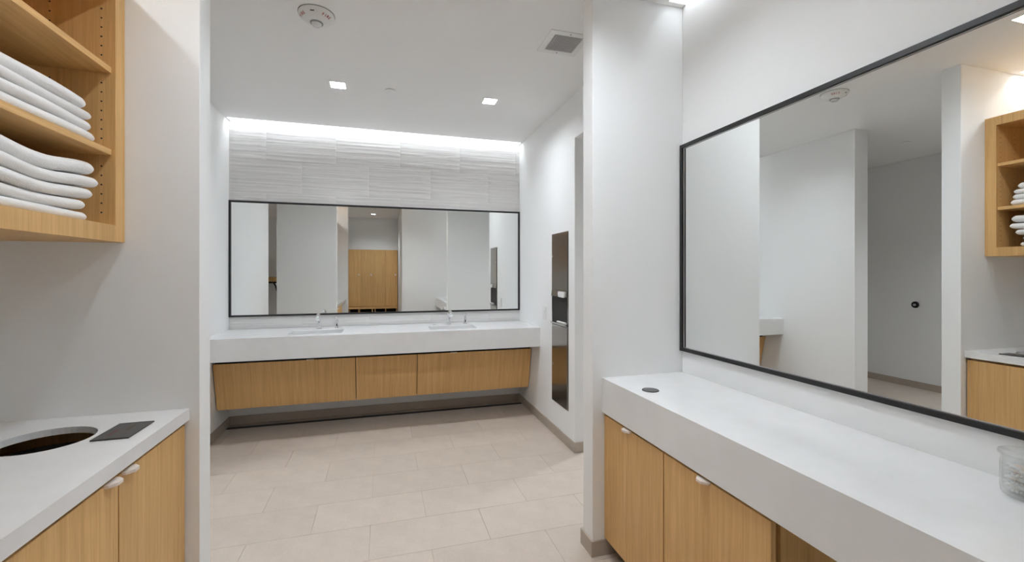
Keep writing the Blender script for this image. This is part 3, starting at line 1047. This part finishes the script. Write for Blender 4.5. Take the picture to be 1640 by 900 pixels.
# ------------------------------------------------------------------ what the mirrors show: passage, corridor, lockers
t = thing('wall_bumper', 'round black bumper on the passage wall, seen in the right mirror', 'wall bumper', (XP, 3.76, 1.01))
def x_lathe(prof, c, n=28):
    bm = add_lathe(new_bm(), prof, n)
    bmesh.ops.transform(bm, matrix=Matrix.Translation(c) @ Matrix.Rotation(PI / 2, 4, 'Y'), verts=bm.verts)
    return bm
obj('rosette', x_lathe([(0.040, 0.0004), (0.040, 0.010), (0.034, 0.016), (0.020, 0.017)], (XP, 3.76, 1.01)), BLACK, t, True)
obj('button', x_lathe([(0.015, 0.0172), (0.015, 0.026), (0.011, 0.029)], (XP, 3.76, 1.01)), MIDGREY, t, True)

bounds = [-1.155, -0.856, -0.556, -0.256, 0.046, XC - 0.012]
LKL = ['locker at the hidden left end of the row', 'leftmost visible locker of the row, its knob beside the next door', 'locker with its knob near the middle of the row',
       'locker without a knob in view, third of the row', 'locker beside the corridor wall']
for k in range(5):
    x0, x1 = bounds[k], bounds[k + 1]
    c = thing('locker', 'tall oak ' + LKL[k], 'locker', ((x0 + x1) / 2, YLK - 0.25, 0.51), 'lockers reflected in the far mirror')
    d = obj('door', bx(x0 + 0.002, x1 - 0.002, YLK - 0.019, YLK, 0.545, 1.99, 0.001), OAK, c)
    if k != 3:
        bm = add_lathe(new_bm(), [(0.008, 0.0), (0.008, 0.012), (0.024, 0.016), (0.024, 0.028), (0.018, 0.032)], 18)
        bmesh.ops.transform(bm, matrix=Matrix.Translation((x1 - 0.055, YLK + 0.0002, 1.345)) @ Matrix.Rotation(-PI / 2, 4, 'X'), verts=bm.verts)
        obj('knob', bm, PULL, d, True)
    obj('carcass', bx(x0 + 0.001, x1 - 0.001, YLK - 0.50, YLK - 0.021, 0.545, 1.988), OAK, c)
b = thing('locker_bench', 'oak plinth bench with open shoe cubbies below the lockers', 'bench', (-0.4, YLK - 0.2, 0.0))
obj('seat', bx(-1.155, XC - 0.012, YLK - 0.50, YLK + 0.10, 0.485, 0.535, 0.002), OAK, b)
for xq in (-1.14, -0.856, -0.606, -0.283, -0.215, 0.046, XC - 0.03):
    obj('divider', bx(xq - 0.011, xq + 0.011, YLK - 0.48, YLK + 0.08, 0.001, 0.4845), OAK, b)
obj('back', bx(-1.15, XC - 0.014, YLK - 0.50, YLK - 0.485, 0.001, 0.4845), DARK, b)
wall('wall_locker_front', -1.155, XC, YLK - 0.54, YLK - 0.03, 1.992, ZC)

t = thing('wall_shelf', 'small oak wall ledge on a dark bracket in the passage, seen in the far mirror', 'shelf', (-2.55, YLK - 0.3, 1.16))
obj('board', bx(-3.0, -2.2, YLK - 0.545, YLK - 0.10, 1.185, 1.30, 0.003), OAK, t)
bm = new_bm()
pts = [(-2.60, YLK - 0.53, 0.95), (-2.60, YLK - 0.50, 1.0), (-2.60, YLK - 0.40, 1.08), (-2.60, YLK - 0.26, 1.13), (-2.60, YLK - 0.15, 1.175)]
obj('bracket', add_tube(bm, pts, 0.018, 10), BLACK, t, True)
obj('dark_underside', bx(-3.0, -2.2, YLK - 0.545, YLK - 0.20, 1.145, 1.1845), DARK, t)  # dark box standing for the dark recess under the board
